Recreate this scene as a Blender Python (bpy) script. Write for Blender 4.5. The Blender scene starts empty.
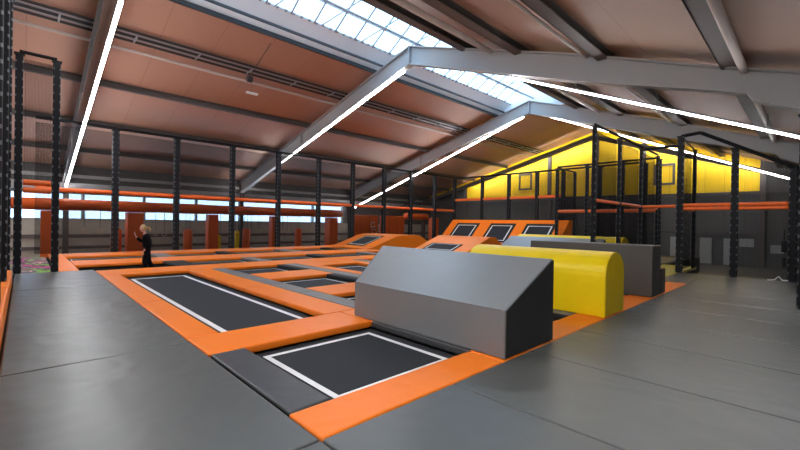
import bpy, bmesh, math, random
from mathutils import Vector, Matrix
random.seed(7)
C = bpy.context.scene.collection
SC = bpy.context.scene

# ------------------------------------------------------------------ materials
def mat(name, col, rough=0.5, metal=0.0, spec=0.5, var=0.0, vscale=3.0, bump=0.0, bscale=4.0, bdist=0.02, stretch=(1, 1, 1)):
    m = bpy.data.materials.new(name); m.use_nodes = True
    nt = m.node_tree; b = nt.nodes['Principled BSDF']
    b.inputs['Base Color'].default_value = (*col, 1); b.inputs['Roughness'].default_value = rough
    b.inputs['Metallic'].default_value = metal; b.inputs['Specular IOR Level'].default_value = spec
    tc = nt.nodes.new('ShaderNodeNewGeometry')
    mp = nt.nodes.new('ShaderNodeMapping'); mp.inputs['Scale'].default_value = stretch
    nt.links.new(tc.outputs['Position'], mp.inputs['Vector'])
    if var:
        n = nt.nodes.new('ShaderNodeTexNoise'); n.inputs['Scale'].default_value = vscale; n.inputs['Detail'].default_value = 5
        nt.links.new(mp.outputs['Vector'], n.inputs['Vector'])
        r = nt.nodes.new('ShaderNodeMapRange'); r.inputs['To Min'].default_value = 1 - var; r.inputs['To Max'].default_value = 1 + var
        nt.links.new(n.outputs['Fac'], r.inputs['Value'])
        h = nt.nodes.new('ShaderNodeMixRGB'); h.blend_type = 'MULTIPLY'; h.inputs['Fac'].default_value = 1
        h.inputs['Color1'].default_value = (*col, 1); nt.links.new(r.outputs['Result'], h.inputs['Color2'])
        nt.links.new(h.outputs['Color'], b.inputs['Base Color'])
    if bump:
        n2 = nt.nodes.new('ShaderNodeTexNoise'); n2.inputs['Scale'].default_value = bscale; n2.inputs['Detail'].default_value = 1.2
        n2.inputs['Distortion'].default_value = 0.6
        nt.links.new(mp.outputs['Vector'], n2.inputs['Vector'])
        bp = nt.nodes.new('ShaderNodeBump'); bp.inputs['Strength'].default_value = bump; bp.inputs['Distance'].default_value = bdist
        nt.links.new(n2.outputs['Fac'], bp.inputs['Height']); nt.links.new(bp.outputs['Normal'], b.inputs['Normal'])
    return m

def emit(name, col, s):
    m = bpy.data.materials.new(name); m.use_nodes = True; nt = m.node_tree; nt.nodes.clear()
    e = nt.nodes.new('ShaderNodeEmission'); e.inputs['Color'].default_value = (*col, 1); e.inputs['Strength'].default_value = s
    o = nt.nodes.new('ShaderNodeOutputMaterial'); nt.links.new(e.outputs[0], o.inputs[0]); return m

def glass(name, tint, gloss=0.08):
    m = bpy.data.materials.new(name); m.use_nodes = True; nt = m.node_tree; nt.nodes.clear()
    t = nt.nodes.new('ShaderNodeBsdfTransparent'); t.inputs['Color'].default_value = (*tint, 1)
    g = nt.nodes.new('ShaderNodeBsdfGlossy'); g.inputs['Roughness'].default_value = .1
    x = nt.nodes.new('ShaderNodeMixShader'); x.inputs[0].default_value = gloss
    o = nt.nodes.new('ShaderNodeOutputMaterial')
    nt.links.new(t.outputs[0], x.inputs[1]); nt.links.new(g.outputs[0], x.inputs[2]); nt.links.new(x.outputs[0], o.inputs[0]); return m

def netmat(name, col, cell=0.05, w=0.2):
    # knotted mesh netting: threads opaque, holes open
    m = bpy.data.materials.new(name); m.use_nodes = True; nt = m.node_tree; nt.nodes.clear()
    g = nt.nodes.new('ShaderNodeNewGeometry'); s = nt.nodes.new('ShaderNodeSeparateXYZ')
    nt.links.new(g.outputs['Position'], s.inputs[0])
    def M(op, a, b):
        n = nt.nodes.new('ShaderNodeMath'); n.operation = op
        for i, v in enumerate((a, b)):
            if v is None: continue
            if isinstance(v, (int, float)): n.inputs[i].default_value = v
            else: nt.links.new(v, n.inputs[i])
        return n.outputs[0]
    h = M('ADD', s.outputs['X'], s.outputs['Y'])
    a = M('LESS_THAN', M('FRACT', M('DIVIDE', h, cell), None), w)
    c = M('LESS_THAN', M('FRACT', M('DIVIDE', s.outputs['Z'], cell), None), w)
    f = M('MAXIMUM', a, c)
    t = nt.nodes.new('ShaderNodeBsdfTransparent'); d = nt.nodes.new('ShaderNodeBsdfDiffuse'); d.inputs['Color'].default_value = (*col, 1)
    x = nt.nodes.new('ShaderNodeMixShader'); o = nt.nodes.new('ShaderNodeOutputMaterial')
    nt.links.new(f, x.inputs[0]); nt.links.new(t.outputs[0], x.inputs[1]); nt.links.new(d.outputs[0], x.inputs[2]); nt.links.new(x.outputs[0], o.inputs[0])
    return m

def ribmat(name, col, axis, pitch, rough=.55, width=.06, dark=.55, bd=.03, var=.05):
    # profiled sheet: a narrow joint every `pitch` metres along the axis
    m = mat(name, col, rough, var=var, vscale=.6); nt = m.node_tree; b = nt.nodes['Principled BSDF']
    g = nt.nodes.new('ShaderNodeNewGeometry'); s = nt.nodes.new('ShaderNodeSeparateXYZ'); nt.links.new(g.outputs['Position'], s.inputs[0])
    d = nt.nodes.new('ShaderNodeMath'); d.operation = 'DIVIDE'; nt.links.new(s.outputs[axis], d.inputs[0]); d.inputs[1].default_value = pitch
    f = nt.nodes.new('ShaderNodeMath'); f.operation = 'FRACT'; nt.links.new(d.outputs[0], f.inputs[0])
    l = nt.nodes.new('ShaderNodeMath'); l.operation = 'GREATER_THAN'; nt.links.new(f.outputs[0], l.inputs[0]); l.inputs[1].default_value = width
    r = nt.nodes.new('ShaderNodeMapRange'); nt.links.new(l.outputs[0], r.inputs['Value']); r.inputs['To Min'].default_value = dark
    src = b.inputs['Base Color'].links[0].from_socket
    x = nt.nodes.new('ShaderNodeMixRGB'); x.blend_type = 'MULTIPLY'; x.inputs['Fac'].default_value = 1
    nt.links.new(src, x.inputs['Color1']); nt.links.new(r.outputs['Result'], x.inputs['Color2']); nt.links.new(x.outputs['Color'], b.inputs['Base Color'])
    bp = nt.nodes.new('ShaderNodeBump'); bp.inputs['Strength'].default_value = .6; bp.inputs['Distance'].default_value = bd
    nt.links.new(l.outputs[0], bp.inputs['Height']); nt.links.new(bp.outputs['Normal'], b.inputs['Normal'])
    return m

ORANGE = mat('orange_vinyl', (.90, .205, .010), .42, spec=.3, var=.06, vscale=1.3, bump=.35, bscale=3.2, bdist=.03)
ORANGE_RAIL = mat('orange_foam_sleeve', (.86, .15, .02), .5, bump=.3, bscale=12)
ORANGE_DEEP = mat('deep_orange_vinyl', (.86, .13, .012), .5, var=.08, bump=.3, bscale=4)
GREY = mat('grey_vinyl', (.08, .086, .082), .38, var=.14, vscale=1.1, bump=.33, bscale=2.0, bdist=.05)
GREY_DARK = mat('dark_grey_vinyl', (.045, .047, .05), .42, var=.1, bump=.3, bscale=4, bdist=.02)
GREY_STRIP = mat('worn_grey_vinyl', (.16, .15, .145), .5, var=.15, vscale=3, bump=.25, bscale=6)
BLOCK = mat('block_grey_vinyl', (.19, .197, .205), .34, var=.05, vscale=2, bump=.15, bscale=3, bdist=.02)
BLOCK_END = mat('block_black_vinyl', (.022, .022, .024), .45, bump=.2, bscale=3)
BLOCK_WALL = mat('charcoal_vinyl', (.075, .07, .068), .45, var=.05, bump=.15, bscale=3)
YELLOW = mat('yellow_vinyl', (.92, .66, .004), .40, spec=.3, var=.04, bump=.35, bscale=3.5, bdist=.035)
YELLOW_MAT = mat('yellow_floor_vinyl', (.5, .42, .05), .5, var=.06)
BED = mat('trampoline_bed', (.028, .031, .036), .8, spec=.2, var=.08, vscale=60)
LINE = mat('white_webbing', (.8, .8, .8), .6)
BLACK = mat('black_powder_coat', (.012, .012, .014), .65, spec=.2)
BLACK_GAP = mat('black_rubber', (.008, .008, .009), .8)
LACE = mat('white_lacing', (.2, .21, .23), .7)
NET = netmat('black_netting', (.012, .012, .013), .03, .11)
NETL = netmat('black_netting_dense', (.013, .012, .012), .03, .21)
RAFTER = mat('painted_steel', (.37, .365, .365), .5, var=.05, vscale=.8)
PURLIN = mat('brown_grey_steel', (.105, .085, .078), .6, var=.1)
PIPE = mat('pale_pipe', (.5, .42, .38), .5)
TRAY = mat('dark_cable', (.03, .03, .034), .5)
TRAYL = mat('galvanised_steel', (.35, .35, .36), .4, metal=.4)
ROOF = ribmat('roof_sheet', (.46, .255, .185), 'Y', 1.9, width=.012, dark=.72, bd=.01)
ROOF_R_SHADED = ribmat('roof_sheet_right_shaded', (.34, .20, .14), 'X', 1.7, width=.012, dark=.7, bd=.01)  # same sheet as the left slope, with its dimmer light put into the colour
WALLG = ribmat('grey_sheet_wall', (.085, .082, .08), 'Y', 1.0, width=.03, dark=.7, bd=.02)
WALLGX = ribmat('grey_sheet_gable', (.095, .09, .085), 'X', 1.1, width=.03, dark=.75, bd=.02)
WALLLOW = mat('taupe_wall', (.42, .37, .31), .7, var=.1)
YCLAD = ribmat('yellow_cladding', (.95, .60, .002), 'X', 1.1, rough=.5, width=.05, dark=.78, bd=.03)
FLOORM = mat('concrete_floor', (.06, .058, .055), .6, var=.2)
CURB = mat('white_curb', (.88, .91, .93), .5, var=.03)
WHITE = mat('white_enamel', (.75, .76, .77), .4)
GLASSM = glass('skylight_glazing', (.86, .94, 1.0), .05)
WGLASS = glass('window_glazing', (.85, .93, 1.0), .08)
LED = emit('led_tube', (.97, .98, 1.0), 58)
SKIN = mat('skin', (.68, .36, .27), .5)
CLOTH = mat('black_cloth', (.006, .006, .008), .95, spec=.1, bump=.3, bscale=25, bdist=.01)
HAIR = mat('blonde_hair', (.40, .25, .10), .5, var=.3, vscale=40, bump=.4, bscale=50, stretch=(1, 1, .3))
WOOD = mat('pale_wood', (.6, .42, .25), .5)
STRAP = mat('grey_strap', (.12, .12, .12), .6)

# ------------------------------------------------------------------ mesh helpers
class MB:
    def __init__(s): s.bm = bmesh.new()
    def box(s, x0, x1, y0, y1, z0, z1, bev=0, seg=2):
        b = bmesh.new()
        vs = [b.verts.new((x, y, z)) for x in (x0, x1) for y in (y0, y1) for z in (z0, z1)]
        for f in ((0, 1, 3, 2), (4, 6, 7, 5), (0, 4, 5, 1), (2, 3, 7, 6), (0, 2, 6, 4), (1, 5, 7, 3)): b.faces.new([vs[i] for i in f])
        if bev: bmesh.ops.bevel(b, geom=list(b.edges), offset=bev, segments=seg, profile=.6, affect='EDGES')
        s.add(b); return s
    def add(s, b):
        bmesh.ops.recalc_face_normals(b, faces=b.faces)
        me = bpy.data.meshes.new('t'); b.to_mesh(me); b.free(); s.bm.from_mesh(me); bpy.data.meshes.remove(me)
    def prism(s, pts, axis, a, b_, bev=0, seg=2):
        # pts: profile in the two other axes in order; extruded along `axis` from a to b_
        b = bmesh.new()
        def P(u, v, w): return (w, u, v) if axis == 'x' else (u, w, v) if axis == 'y' else (u, v, w)
        A = [b.verts.new(P(u, v, a)) for u, v in pts]; B = [b.verts.new(P(u, v, b_)) for u, v in pts]
        n = len(pts); b.faces.new(A); b.faces.new(B[::-1])
        for i in range(n): b.faces.new((A[i], A[(i + 1) % n], B[(i + 1) % n], B[i]))
        if bev: bmesh.ops.bevel(b, geom=list(b.edges), offset=bev, segments=seg, profile=.6, affect='EDGES', clamp_overlap=True)
        s.add(b); return s
    def hexa(s, p):
        # 8 corners: bottom loop of 4, top loop of 4
        b = bmesh.new(); v = [b.verts.new(q) for q in p]
        for f in ((0, 3, 2, 1), (4, 5, 6, 7), (0, 1, 5, 4), (1, 2, 6, 5), (2, 3, 7, 6), (3, 0, 4, 7)): b.faces.new([v[i] for i in f])
        s.add(b); return s
    def tube(s, path, r, n=10, closed=False):
        b = bmesh.new(); P = [Vector(p) for p in path]; rings = []
        m = len(P)
        for i, p in enumerate(P):
            if closed: d = P[(i + 1) % m] - P[i - 1]
            else: d = (P[min(i + 1, m - 1)] - P[max(i - 1, 0)])
            d.normalize(); u = d.cross(Vector((0, 0, 1)))
            if u.length < .05: u = d.cross(Vector((1, 0, 0)))
            u.normalize(); w = d.cross(u)
            rr = r[i] if isinstance(r, (list, tuple)) else r
            rings.append([b.verts.new(p + rr * (math.cos(t * 2 * math.pi / n) * u + math.sin(t * 2 * math.pi / n) * w)) for t in range(n)])
        for i in range(m if closed else m - 1):
            a, c = rings[i], rings[(i + 1) % m]
            for j in range(n): b.faces.new((a[j], a[(j + 1) % n], c[(j + 1) % n], c[j]))
        if not closed: b.faces.new(rings[0]); b.faces.new(rings[-1][::-1])
        s.add(b); return s
    def build(s, name, m, parent=None, smooth=False):
        me = bpy.data.meshes.new(name); s.bm.normal_update()
        if parent is None:
            xs = [v.co.x for v in s.bm.verts]; ys = [v.co.y for v in s.bm.verts]; zs = [v.co.z for v in s.bm.verts]
            o = Vector(((min(xs) + max(xs)) / 2, (min(ys) + max(ys)) / 2, min(zs)))
        else:
            o = Vector((0, 0, 0)); q = parent
            while q: o += q.location; q = q.parent
        bmesh.ops.translate(s.bm, verts=s.bm.verts, vec=-o)
        s.bm.to_mesh(me); s.bm.free(); me.materials.append(m)
        if smooth:
            for p in me.polygons: p.use_smooth = True
        ob = bpy.data.objects.new(name, me); C.objects.link(ob)
        if parent is None: ob.location = o
        else: ob.parent = parent
        return ob

def tag(o, label=None, cat=None, group=None, kind=None):
    if label: o['label'] = label
    if cat: o['category'] = cat
    if group: o['group'] = group
    if kind: o['kind'] = kind
    return o
def thing(name, loc, label, cat, group=None):
    o = bpy.data.objects.new(name, None); C.objects.link(o); o.location = loc; o.empty_display_size = .2
    return tag(o, label, cat, group)
def struct(o): o['kind'] = 'structure'; return o
ORD = ['first', 'second', 'third', 'fourth', 'fifth', 'sixth', 'seventh', 'eighth', 'ninth', 'tenth', 'eleventh', 'twelfth', 'thirteenth', 'fourteenth']

# ------------------------------------------------------------------ setting
XL, XR, YB, YG, ZF = -32.4, 5.5, -9.0, 36.0, -1.0
XRI, ZR, SL, SR = -12.84, 10.0, .26, .36           # ridge, slopes
def zroof(x): return ZR - (SL * (XRI - x) if x < XRI else SR * (x - XRI))
struct(MB().box(XL, XR, YB, YG, ZF - .2, ZF).build('floor', FLOORM))
# roof: left slope, right slope, ridge zones before and after the skylight
SKX0, SKX1, SKY0, SKY1 = -15.45, -10.55, 2.4, 24.3
def slab(x0, x1, y0, y1, t=.15):
    z0, z1 = zroof(x0), zroof(x1)
    return [(x0, y0, z0), (x1, y0, z1), (x1, y1, z1), (x0, y1, z0), (x0, y0, z0 + t), (x1, y0, z1 + t), (x1, y1, z1 + t), (x0, y1, z0 + t)]
b = MB().hexa(slab(XL - .3, SKX0, YB - .2, YG + .2)); b.hexa(slab(SKX0, XRI, YB - .2, SKY0)); b.hexa(slab(SKX0, XRI, SKY1, YG + .2))
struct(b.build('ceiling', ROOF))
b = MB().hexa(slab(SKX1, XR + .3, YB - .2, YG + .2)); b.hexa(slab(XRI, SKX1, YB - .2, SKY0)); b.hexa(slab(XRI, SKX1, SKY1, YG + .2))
struct(b.build('ceiling', ROOF_R_SHADED))
# left wall with window strip
WZ0, WZ1, WY0, WY1 = 1.5, 3.2, -4.0, 23.0
b = MB().box(XL - .25, XL, YB, YG, ZF, WZ0)
struct(b.build('wall_left', WALLLOW))
b = MB().box(XL - .25, XL, YB, YG, WZ1, zroof(XL) + .1); b.box(XL - .25, XL, YB, WY0, WZ0, WZ1); b.box(XL - .25, XL, WY1, YG, WZ0, WZ1)
struct(b.build('wall_left_upper', WALLG))
nw = 8; ww = (WY1 - WY0) / nw
for i in range(nw):
    y0, y1 = WY0 + i * ww, WY0 + (i + 1) * ww
    e = bpy.data.objects.new(f'window_{i+1}', None); C.objects.link(e); e.location = (XL, (y0 + y1) / 2, WZ0); struct(e)
    f = MB(); x0, x1 = XL - .2, XL + .04
    f.box(x0, x1, y0, y0 + .08, WZ0, WZ1); f.box(x0, x1, y1 - .08, y1, WZ0, WZ1); f.box(x0, x1, y0 + .08, y1 - .08, WZ0, WZ0 + .08)
    f.box(x0, x1, y0 + .08, y1 - .08, WZ1 - .08, WZ1); f.box(x0 + .05, x1 - .05, y0 + .08, y1 - .08, 2.22, 2.28)
    f.build('window_frame', TRAYL, e)
    MB().box(XL - .12, XL - .1, y0 + .08, y1 - .08, WZ0 + .08, WZ1 - .08).build('window_pane', WGLASS, e)
for z, t, xx in ((.35, .22, .1), (3.3, .5, .35), (4.15, .2, .2), (-.35, .18, .08)):
    struct(MB().box(XL, XL + xx, YB, YG, z, z + t).build('trim_1', PURLIN if z < 3 else RAFTER))
# right and rear walls (behind the camera)
struct(MB().box(XR, XR + .25, YB, YG, ZF, zroof(XR) + .1).build('wall_right', WALLG))
gp = [(XL, ZF), (XR, ZF), (XR, zroof(XR)), (XRI, ZR), (XL, zroof(XL))]
struct(MB().prism(gp, 'y', YB - .25, YB).build('wall_rear', WALLGX))
struct(MB().prism(gp, 'y', YG, YG + .25).build('wall_gable', WALLGX))
# yellow cladding over the upper gable
yx0, yx1 = -26.9, -2.5
struct(MB().prism([(yx0, 4.45), (yx1, 4.15), (yx1, zroof(yx1) - .02), (XRI, ZR - .02), (yx0, zroof(yx0) - .02)], 'y', YG - .08, YG).build('wall_gable_cladding', YCLAD))
struct(MB().prism([(XL, zroof(XL) - .55), (yx0, zroof(yx0) - .35), (yx0, zroof(yx0) - .02), (XL, zroof(XL) - .02)], 'y', YG - .07, YG).build('wall_gable_cladding', YCLAD))
struct(MB().box(XL, XR, YG - .2, YG - .01, 4.0, 4.18).build('trim_2', PURLIN))
struct(MB().box(XL, XR, YG - .12, YG, 1.25, 1.35).build('trim_2', PURLIN))
for x, w in ((-26.95, .28), (-17.2, .3), (-2.35, .3), (-13.0, .3), (-9.4, .3)):
    struct(MB().box(x - w / 2, x + w / 2, YG - .3, YG - .09, ZF, zroof(x) - .4).build('trim_3', PURLIN))
# framed square openings in the cladding
for n, (xa, xb, za, zb) in enumerate(((-20.4, -19.0, 5.1, 6.7), (-8.7, -7.3, 4.9, 6.55), (-17.0, -16.4, 4.6, 8.2))):
    f = MB(); y0, y1 = YG - .2, YG - .09; t = .16
    f.box(xa, xb, y0, y1, za, za + t); f.box(xa, xb, y0, y1, zb - t, zb); f.box(xa, xa + t, y0, y1, za + t, zb - t); f.box(xb - t, xb, y0, y1, za + t, zb - t)
    if n < 2: struct(f.build('trim_4', PURLIN))
    else: f.bm.free()
# steel columns of the left wall
for y in (1.9, 12.8, 23.8, 34.6):
    b = MB().box(XL + .02, XL + .42, y - .14, y - .11, ZF, zroof(XL) - .2); b.box(XL + .02, XL + .42, y + .11, y + .14, ZF, zroof(XL) - .2)
    b.box(XL + .2, XL + .24, y - .11, y + .11, ZF, zroof(XL) - .2)
    struct(b.build('trim_5', PURLIN))
struct(MB().tube([(XL + .5, 25, 1.2), (XL + .5, 33.5, 4.6)], .09).build('trim_6', PURLIN))

# ------------------------------------------------------------------ roof steel
def rafter(y, label, depth=.85, gap=.28, col=RAFTER, zu=None):
    e = thing('roof_rafter', (XRI, y, 4.0), label, 'roof beam')
    def prof(lower, thick):
        top, bot = [], []
        for x, k in ((XL + .3, 1), (XRI, 1), (-5.2, 1.04), (-2.0, .76), (-1.15, .74), (-1.05, .9), (XR - .1, 1.9)):
            d = depth * k
            zt = zroof(x) - gap + (.1 if -6 < x < -4 else 0); top.append((x, zt)); bot.append((x, zt - d))
        if lower is None: return [(x, z) for x, z in top] + [(x, z) for x, z in bot[::-1]]
        if lower: return [(x, z + thick) for x, z in bot] + [(x, z) for x, z in bot[::-1]]
        return [(x, z) for x, z in top] + [(x, z - thick) for x, z in top[::-1]]
    MB().prism(prof(None, 0), 'y', y - .03, y + .03).build('web', col, e)
    MB().prism(prof(True, .05), 'y', y - .17, y + .17).build('bottom_flange', col, e)
    MB().prism(prof(False, .05), 'y', y - .17, y + .17).build('top_flange', col, e)
    for x in (XRI - .02, -22.5):
        MB().box(x, x + .04, y - .17, y + .17, zroof(x) - gap - depth + .02, zroof(x) - gap - .02).build('stiffener', col, e)
    return e
rafter(-9.0 + .3, 'grey steel roof frame against the wall behind the platform')
rafter(1.9, 'pale steel roof frame crossing highest over the left grey mats')
rafter(12.8, 'big pale steel roof frame meeting at the ridge under the skylight middle')
rafter(23.8, 'pale steel roof frame at the far end of the skylight')
rafter(34.6, 'slim brown steel roof frame in front of the yellow gable', depth=.35, gap=.72, col=PURLIN)

def purlin(x, label, w=.16, h=.26, gap=.0, m=PURLIN):
    z = zroof(x) - gap
    b = MB().box(x - w / 2, x - w / 2 + .03, YB, YG - .1, z - h, z - .02)
    b.box(x - w / 2, x + w / 2, YB, YG - .1, z - h, z - h + .03); b.box(x - w / 2, x + w / 2, YB, YG - .1, z - .06, z - .02)
    return tag(b.build('roof_purlin', m), label, 'roof beam', 'purlins running the length of the roof')
left_p = [(-21.65, 'first'), (-25.7, 'second'), (-29.3, 'third')]
for x, o in left_p: purlin(x, f'brown-grey purlin under the left roof slope, {o} below the cable tray', .2, .3)
for x, lb in ((-9.75, 'dark purlin just right of the skylight'), (-7.35, 'dark purlin on the right roof slope, next below the one beside the skylight'),
              (-4.5, 'dark purlin halfway down the right roof slope'), (-1.5, 'dark purlin low on the right roof slope above the platform')):
    purlin(x, lb, .32, .3)
def along(x, z, r, m, name, label, cat):
    return tag(MB().tube([(x, YB + .1, z), (x, YG - .6, z)], r, 8).build(name, m, smooth=True), label, cat)
# cable tray and pipes
zt = zroof(-17.9) - .12
e = thing('cable_tray', (-17.9, 12, zt - .3), 'dark cable tray with parallel cables under the left roof slope', 'cable tray')
for k, (dx, m, r) in enumerate(((-.30, TRAY, .05), (-.14, TRAYL, .03), (.0, TRAY, .055), (.14, TRAYL, .03), (.28, TRAY, .05))):
    MB().tube([(-17.95 + dx, YB + .1, zroof(-17.95 + dx) - .14), (-17.95 + dx, YG - .6, zroof(-17.95 + dx) - .14)], r, 8).build('cable' if m is TRAY else 'rail', m, e)
for y in [i * 2.2 - 8 for i in range(20)]: MB().box(-18.3, -17.6, y, y + .05, zroof(-17.95) - .26, zroof(-17.95) - .20).build('bracket', TRAYL, e)
along(-18.85, zroof(-18.85) - .15, .06, PIPE, 'roof_pipe', 'pale pipe running beside the cable tray on the left slope', 'pipe')
along(-8.55, zroof(-8.55) - .28, .10, PIPE, 'roof_pipe', 'pale thick pipe right of the skylight ending in a bracket', 'pipe')
along(-1.22, zroof(-1.22) - .34, .09, PIPE, 'roof_pipe', 'pale pipe under the lowest right-slope purlin', 'pipe')
along(-5.0, zroof(-5.0) - .26, .05, PIPE, 'roof_pipe', 'thin pale pipe halfway down the right roof slope', 'pipe')
# exit-lamp like white detector & round device on the tray
LX, LYY = -19.0, 8.0
e = thing('emergency_lamp', (LX, LYY, zroof(LX) - .62), 'small white lamp hanging under the pale pipe on the left slope', 'lamp')
MB().box(LX - .1, LX + .1, LYY - .28, LYY + .28, zroof(LX) - .62, zroof(LX) - .54, .03).build('housing', WHITE, e)
MB().tube([(LX, LYY, zroof(LX) - .54), (LX, LYY, zroof(LX) - .01)], .01, 6).build('hanger', TRAY, e)
e = thing('heater_outlet', (-18.1, 7.5, zroof(-18.1) - .65), 'round black device hung on the cable tray by a thin rod', 'vent')
MB().tube([(-18.1, 7.4, zroof(-18.1) - .46), (-18.1, 7.62, zroof(-18.1) - .46)], .15, 14).build('drum', TRAY, e)
MB().tube([(-16.0, 7.52, zroof(-16) - .04), (-18.0, 7.52, zroof(-18.1) - .32)], .02, 6).build('rod', PURLIN, e)

# ------------------------------------------------------------------ skylight
sk = thing('skylight', (XRI, (SKY0 + SKY1) / 2, zroof(SKX0)), 'long bright glazed ridge skylight with white curbs', 'skylight')
gx0, gx1 = -14.55, -11.35; gz = .42
zc0, zc1 = zroof(SKX0), zroof(SKX1)
def quad(p0, p1, t, y0, y1):   # sloped plate between two x,z points
    (xa, za), (xb, zb) = p0, p1
    return [(xa, y0, za), (xb, y0, zb), (xb, y1, zb), (xa, y1, za), (xa, y0, za + t), (xb, y0, zb + t), (xb, y1, zb + t), (xa, y1, za + t)]
zg0, zg1, zgr = zroof(gx0) + gz, zroof(gx1) + gz, ZR + 1.0
MB().hexa(quad((SKX0, zc0), (gx0, zg0), .06, SKY0, SKY1)).build('curb', CURB, sk)
MB().hexa(quad((gx1, zg1), (SKX1, zc1), .06, SKY0, SKY1)).build('curb', CURB, sk)
MB().box(SKX0 - .02, SKX0 + .1, SKY0, SKY1, zc0 - .16, zc0).build('seal', TRAY, sk)
MB().box(SKX0 + .42, SKX0 + .5, SKY0, SKY1, zc0 + .08, zc0 + .17).build('seal', TRAY, sk)
for yy in (SKY0, SKY1 - .06):
    MB().prism([(SKX0, zc0), (SKX1, zc1), (gx1, zg1), (XRI, zgr), (gx0, zg0)], 'y', yy, yy + .06).build('end_cheek', CURB, sk)
MB().hexa(quad((gx0, zg0), (XRI, zgr), .02, SKY0, SKY1)).build('glazing', GLASSM, sk)
MB().hexa(quad((XRI, zgr), (gx1, zg1), .02, SKY0, SKY1)).build('glazing', GLASSM, sk)
y = SKY0
while y < SKY1:
    MB().hexa(quad((gx0, zg0 - .08), (XRI, zgr - .08), .07, y, y + .06)).build('glazing_bar', TRAYL, sk); MB().hexa(quad((XRI, zgr - .08), (gx1, zg1 - .08), .07, y, y + .06)).build('glazing_bar', TRAYL, sk); y += 1.05
for fx in (.5,):
    for xa, za in ((gx0, zg0), (gx1, zg1)):
        x = xa + (XRI - xa) * fx; z = za + (zgr - za) * fx
        MB().box(x - .02, x + .02, SKY0, SKY1, z - .07, z - .02).build('glazing_bar', TRAYL, sk)
y = SKY0 + .3   # opener rods lying across, slanted
while y < SKY1 - 2:
    MB().tube([(gx0 + .1, y, zg0 - .1), (XRI, y + 1.1, zgr - .12)], .03, 6).build('brace', TRAYL, sk); MB().tube([(XRI, y + 1.1, zgr - .12), (gx1 - .1, y, zg1 - .1)], .03, 6).build('brace', TRAYL, sk); y += 2.1
y = SKY0 + .1
while y < SKY1: MB().box(gx0 - .03, gx0 + .09, y, y + .08, zg0 - .05, zg0 + .0).build('clip', TRAYL, sk); y += .35
MB().tube([(XRI, SKY0, ZR - .02), (XRI, SKY1, ZR - .02)], .055, 8).build('ridge_tube', TRAYL, sk)

# ------------------------------------------------------------------ LED light lines
def led(y, p0, p1, label, r=.042):
    v0, v1 = Vector((p0[0], y, p0[1])), Vector((p1[0], y, p1[1]))
    e = thing('light_tube', tuple((v0 + v1) / 2), label, 'light')
    MB().tube([v0, v1], r, 10).build('diffuser', LED, e)
    up = Vector((0, 0, r + .018))
    MB().tube([v0 + up, v1 + up], r + .008, 6).build('housing', TRAYL, e)
    n = int((v1 - v0).length / 2.4)
    for i in range(n + 1):
        p = v0.lerp(v1, i / n); MB().tube([p + Vector((0, 0, .09)), p + Vector((0, 0, .4))], .012, 6).build('hanger', STRAP, e)
    return e
led(1.9, (-13.3, 7.62), (-32.1, 3.6), 'long glowing light line running down from the top edge at the left', .05)
led(12.8, (-13.25, 8.72), (-32.0, 3.97), 'long glowing light line along the left leg of the big middle roof frame')
led(23.8, (-13.3, 8.73), (-32.0, 2.95), 'glowing light line along the left leg of the far roof frame')
led(12.8, (-7.6, 6.95), (1.5, 2.95), 'bright light line running to the right edge, upper one', .026)
led(23.8, (-12.3, 8.78), (-.55, 3.72), 'bright light line slanting down right before the yellow gable', .03)
led(1.9, (-12.3, 7.62), (2.5, 2.6), 'light line of the roof frame right above the camera')
led(-8.3, (-13.3, 8.7), (-31.9, 4.0), 'left light line on the roof frame behind the camera')
led(-8.3, (-12.3, 8.7), (2.5, 3.0), 'right light line on the roof frame behind the camera')
led(34.95, (-13.2, 9.05), (-26.5, 5.6), 'hidden light line behind the slim frame, left half, added to brighten the yellow gable', .03)  # this pair is unseen, added so the yellow cladding reads brighter
led(34.95, (-12.4, 9.05), (-2.0, 5.3), 'hidden light line behind the slim frame, right half, added to brighten the yellow gable', .03)

# ------------------------------------------------------------------ court deck
ZB = -.12
HX0, HX1, HY0, HY1 = -17.3, -15.2, 1.27, 3.9
b = MB().box(-23.3, -2.5, .75, HY0, ZF, ZB - .03); b.box(-23.3, -2.5, HY1, 15.3, ZF, ZB - .03); b.box(-23.3, -4.6, 15.3, 29.0, ZF, ZB - .03); b.box(-23.3, HX0, HY0, HY1, ZF, ZB - .03); b.box(HX1, -2.5, HY0, HY1, ZF, ZB - .03)
b.box(HX0, HX1, HY0, HY1, ZF, -.40)
struct(b.build('floor_court_deck', BLACK_GAP))
struct(MB().box(-15.6, -2.5, -.4, .75, ZF, -.1).build('floor_platform_left', BLACK_GAP))
struct(MB().box(-4.6, -3.3, 15.3, 20.4, ZF, -.1).box(-3.3, -2.5, 13.9, 17.2, ZF, -.1).build('floor_passage', BLACK_GAP))
struct(MB().box(-2.5, 3.0, -4.0, 17.2, ZF, -.1).build('floor_platform_right', BLACK_GAP))
struct(MB().box(-15.6, -2.5, -4.0, -.4, ZF, -.1).build('floor_platform_rear', BLACK_GAP))

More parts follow.
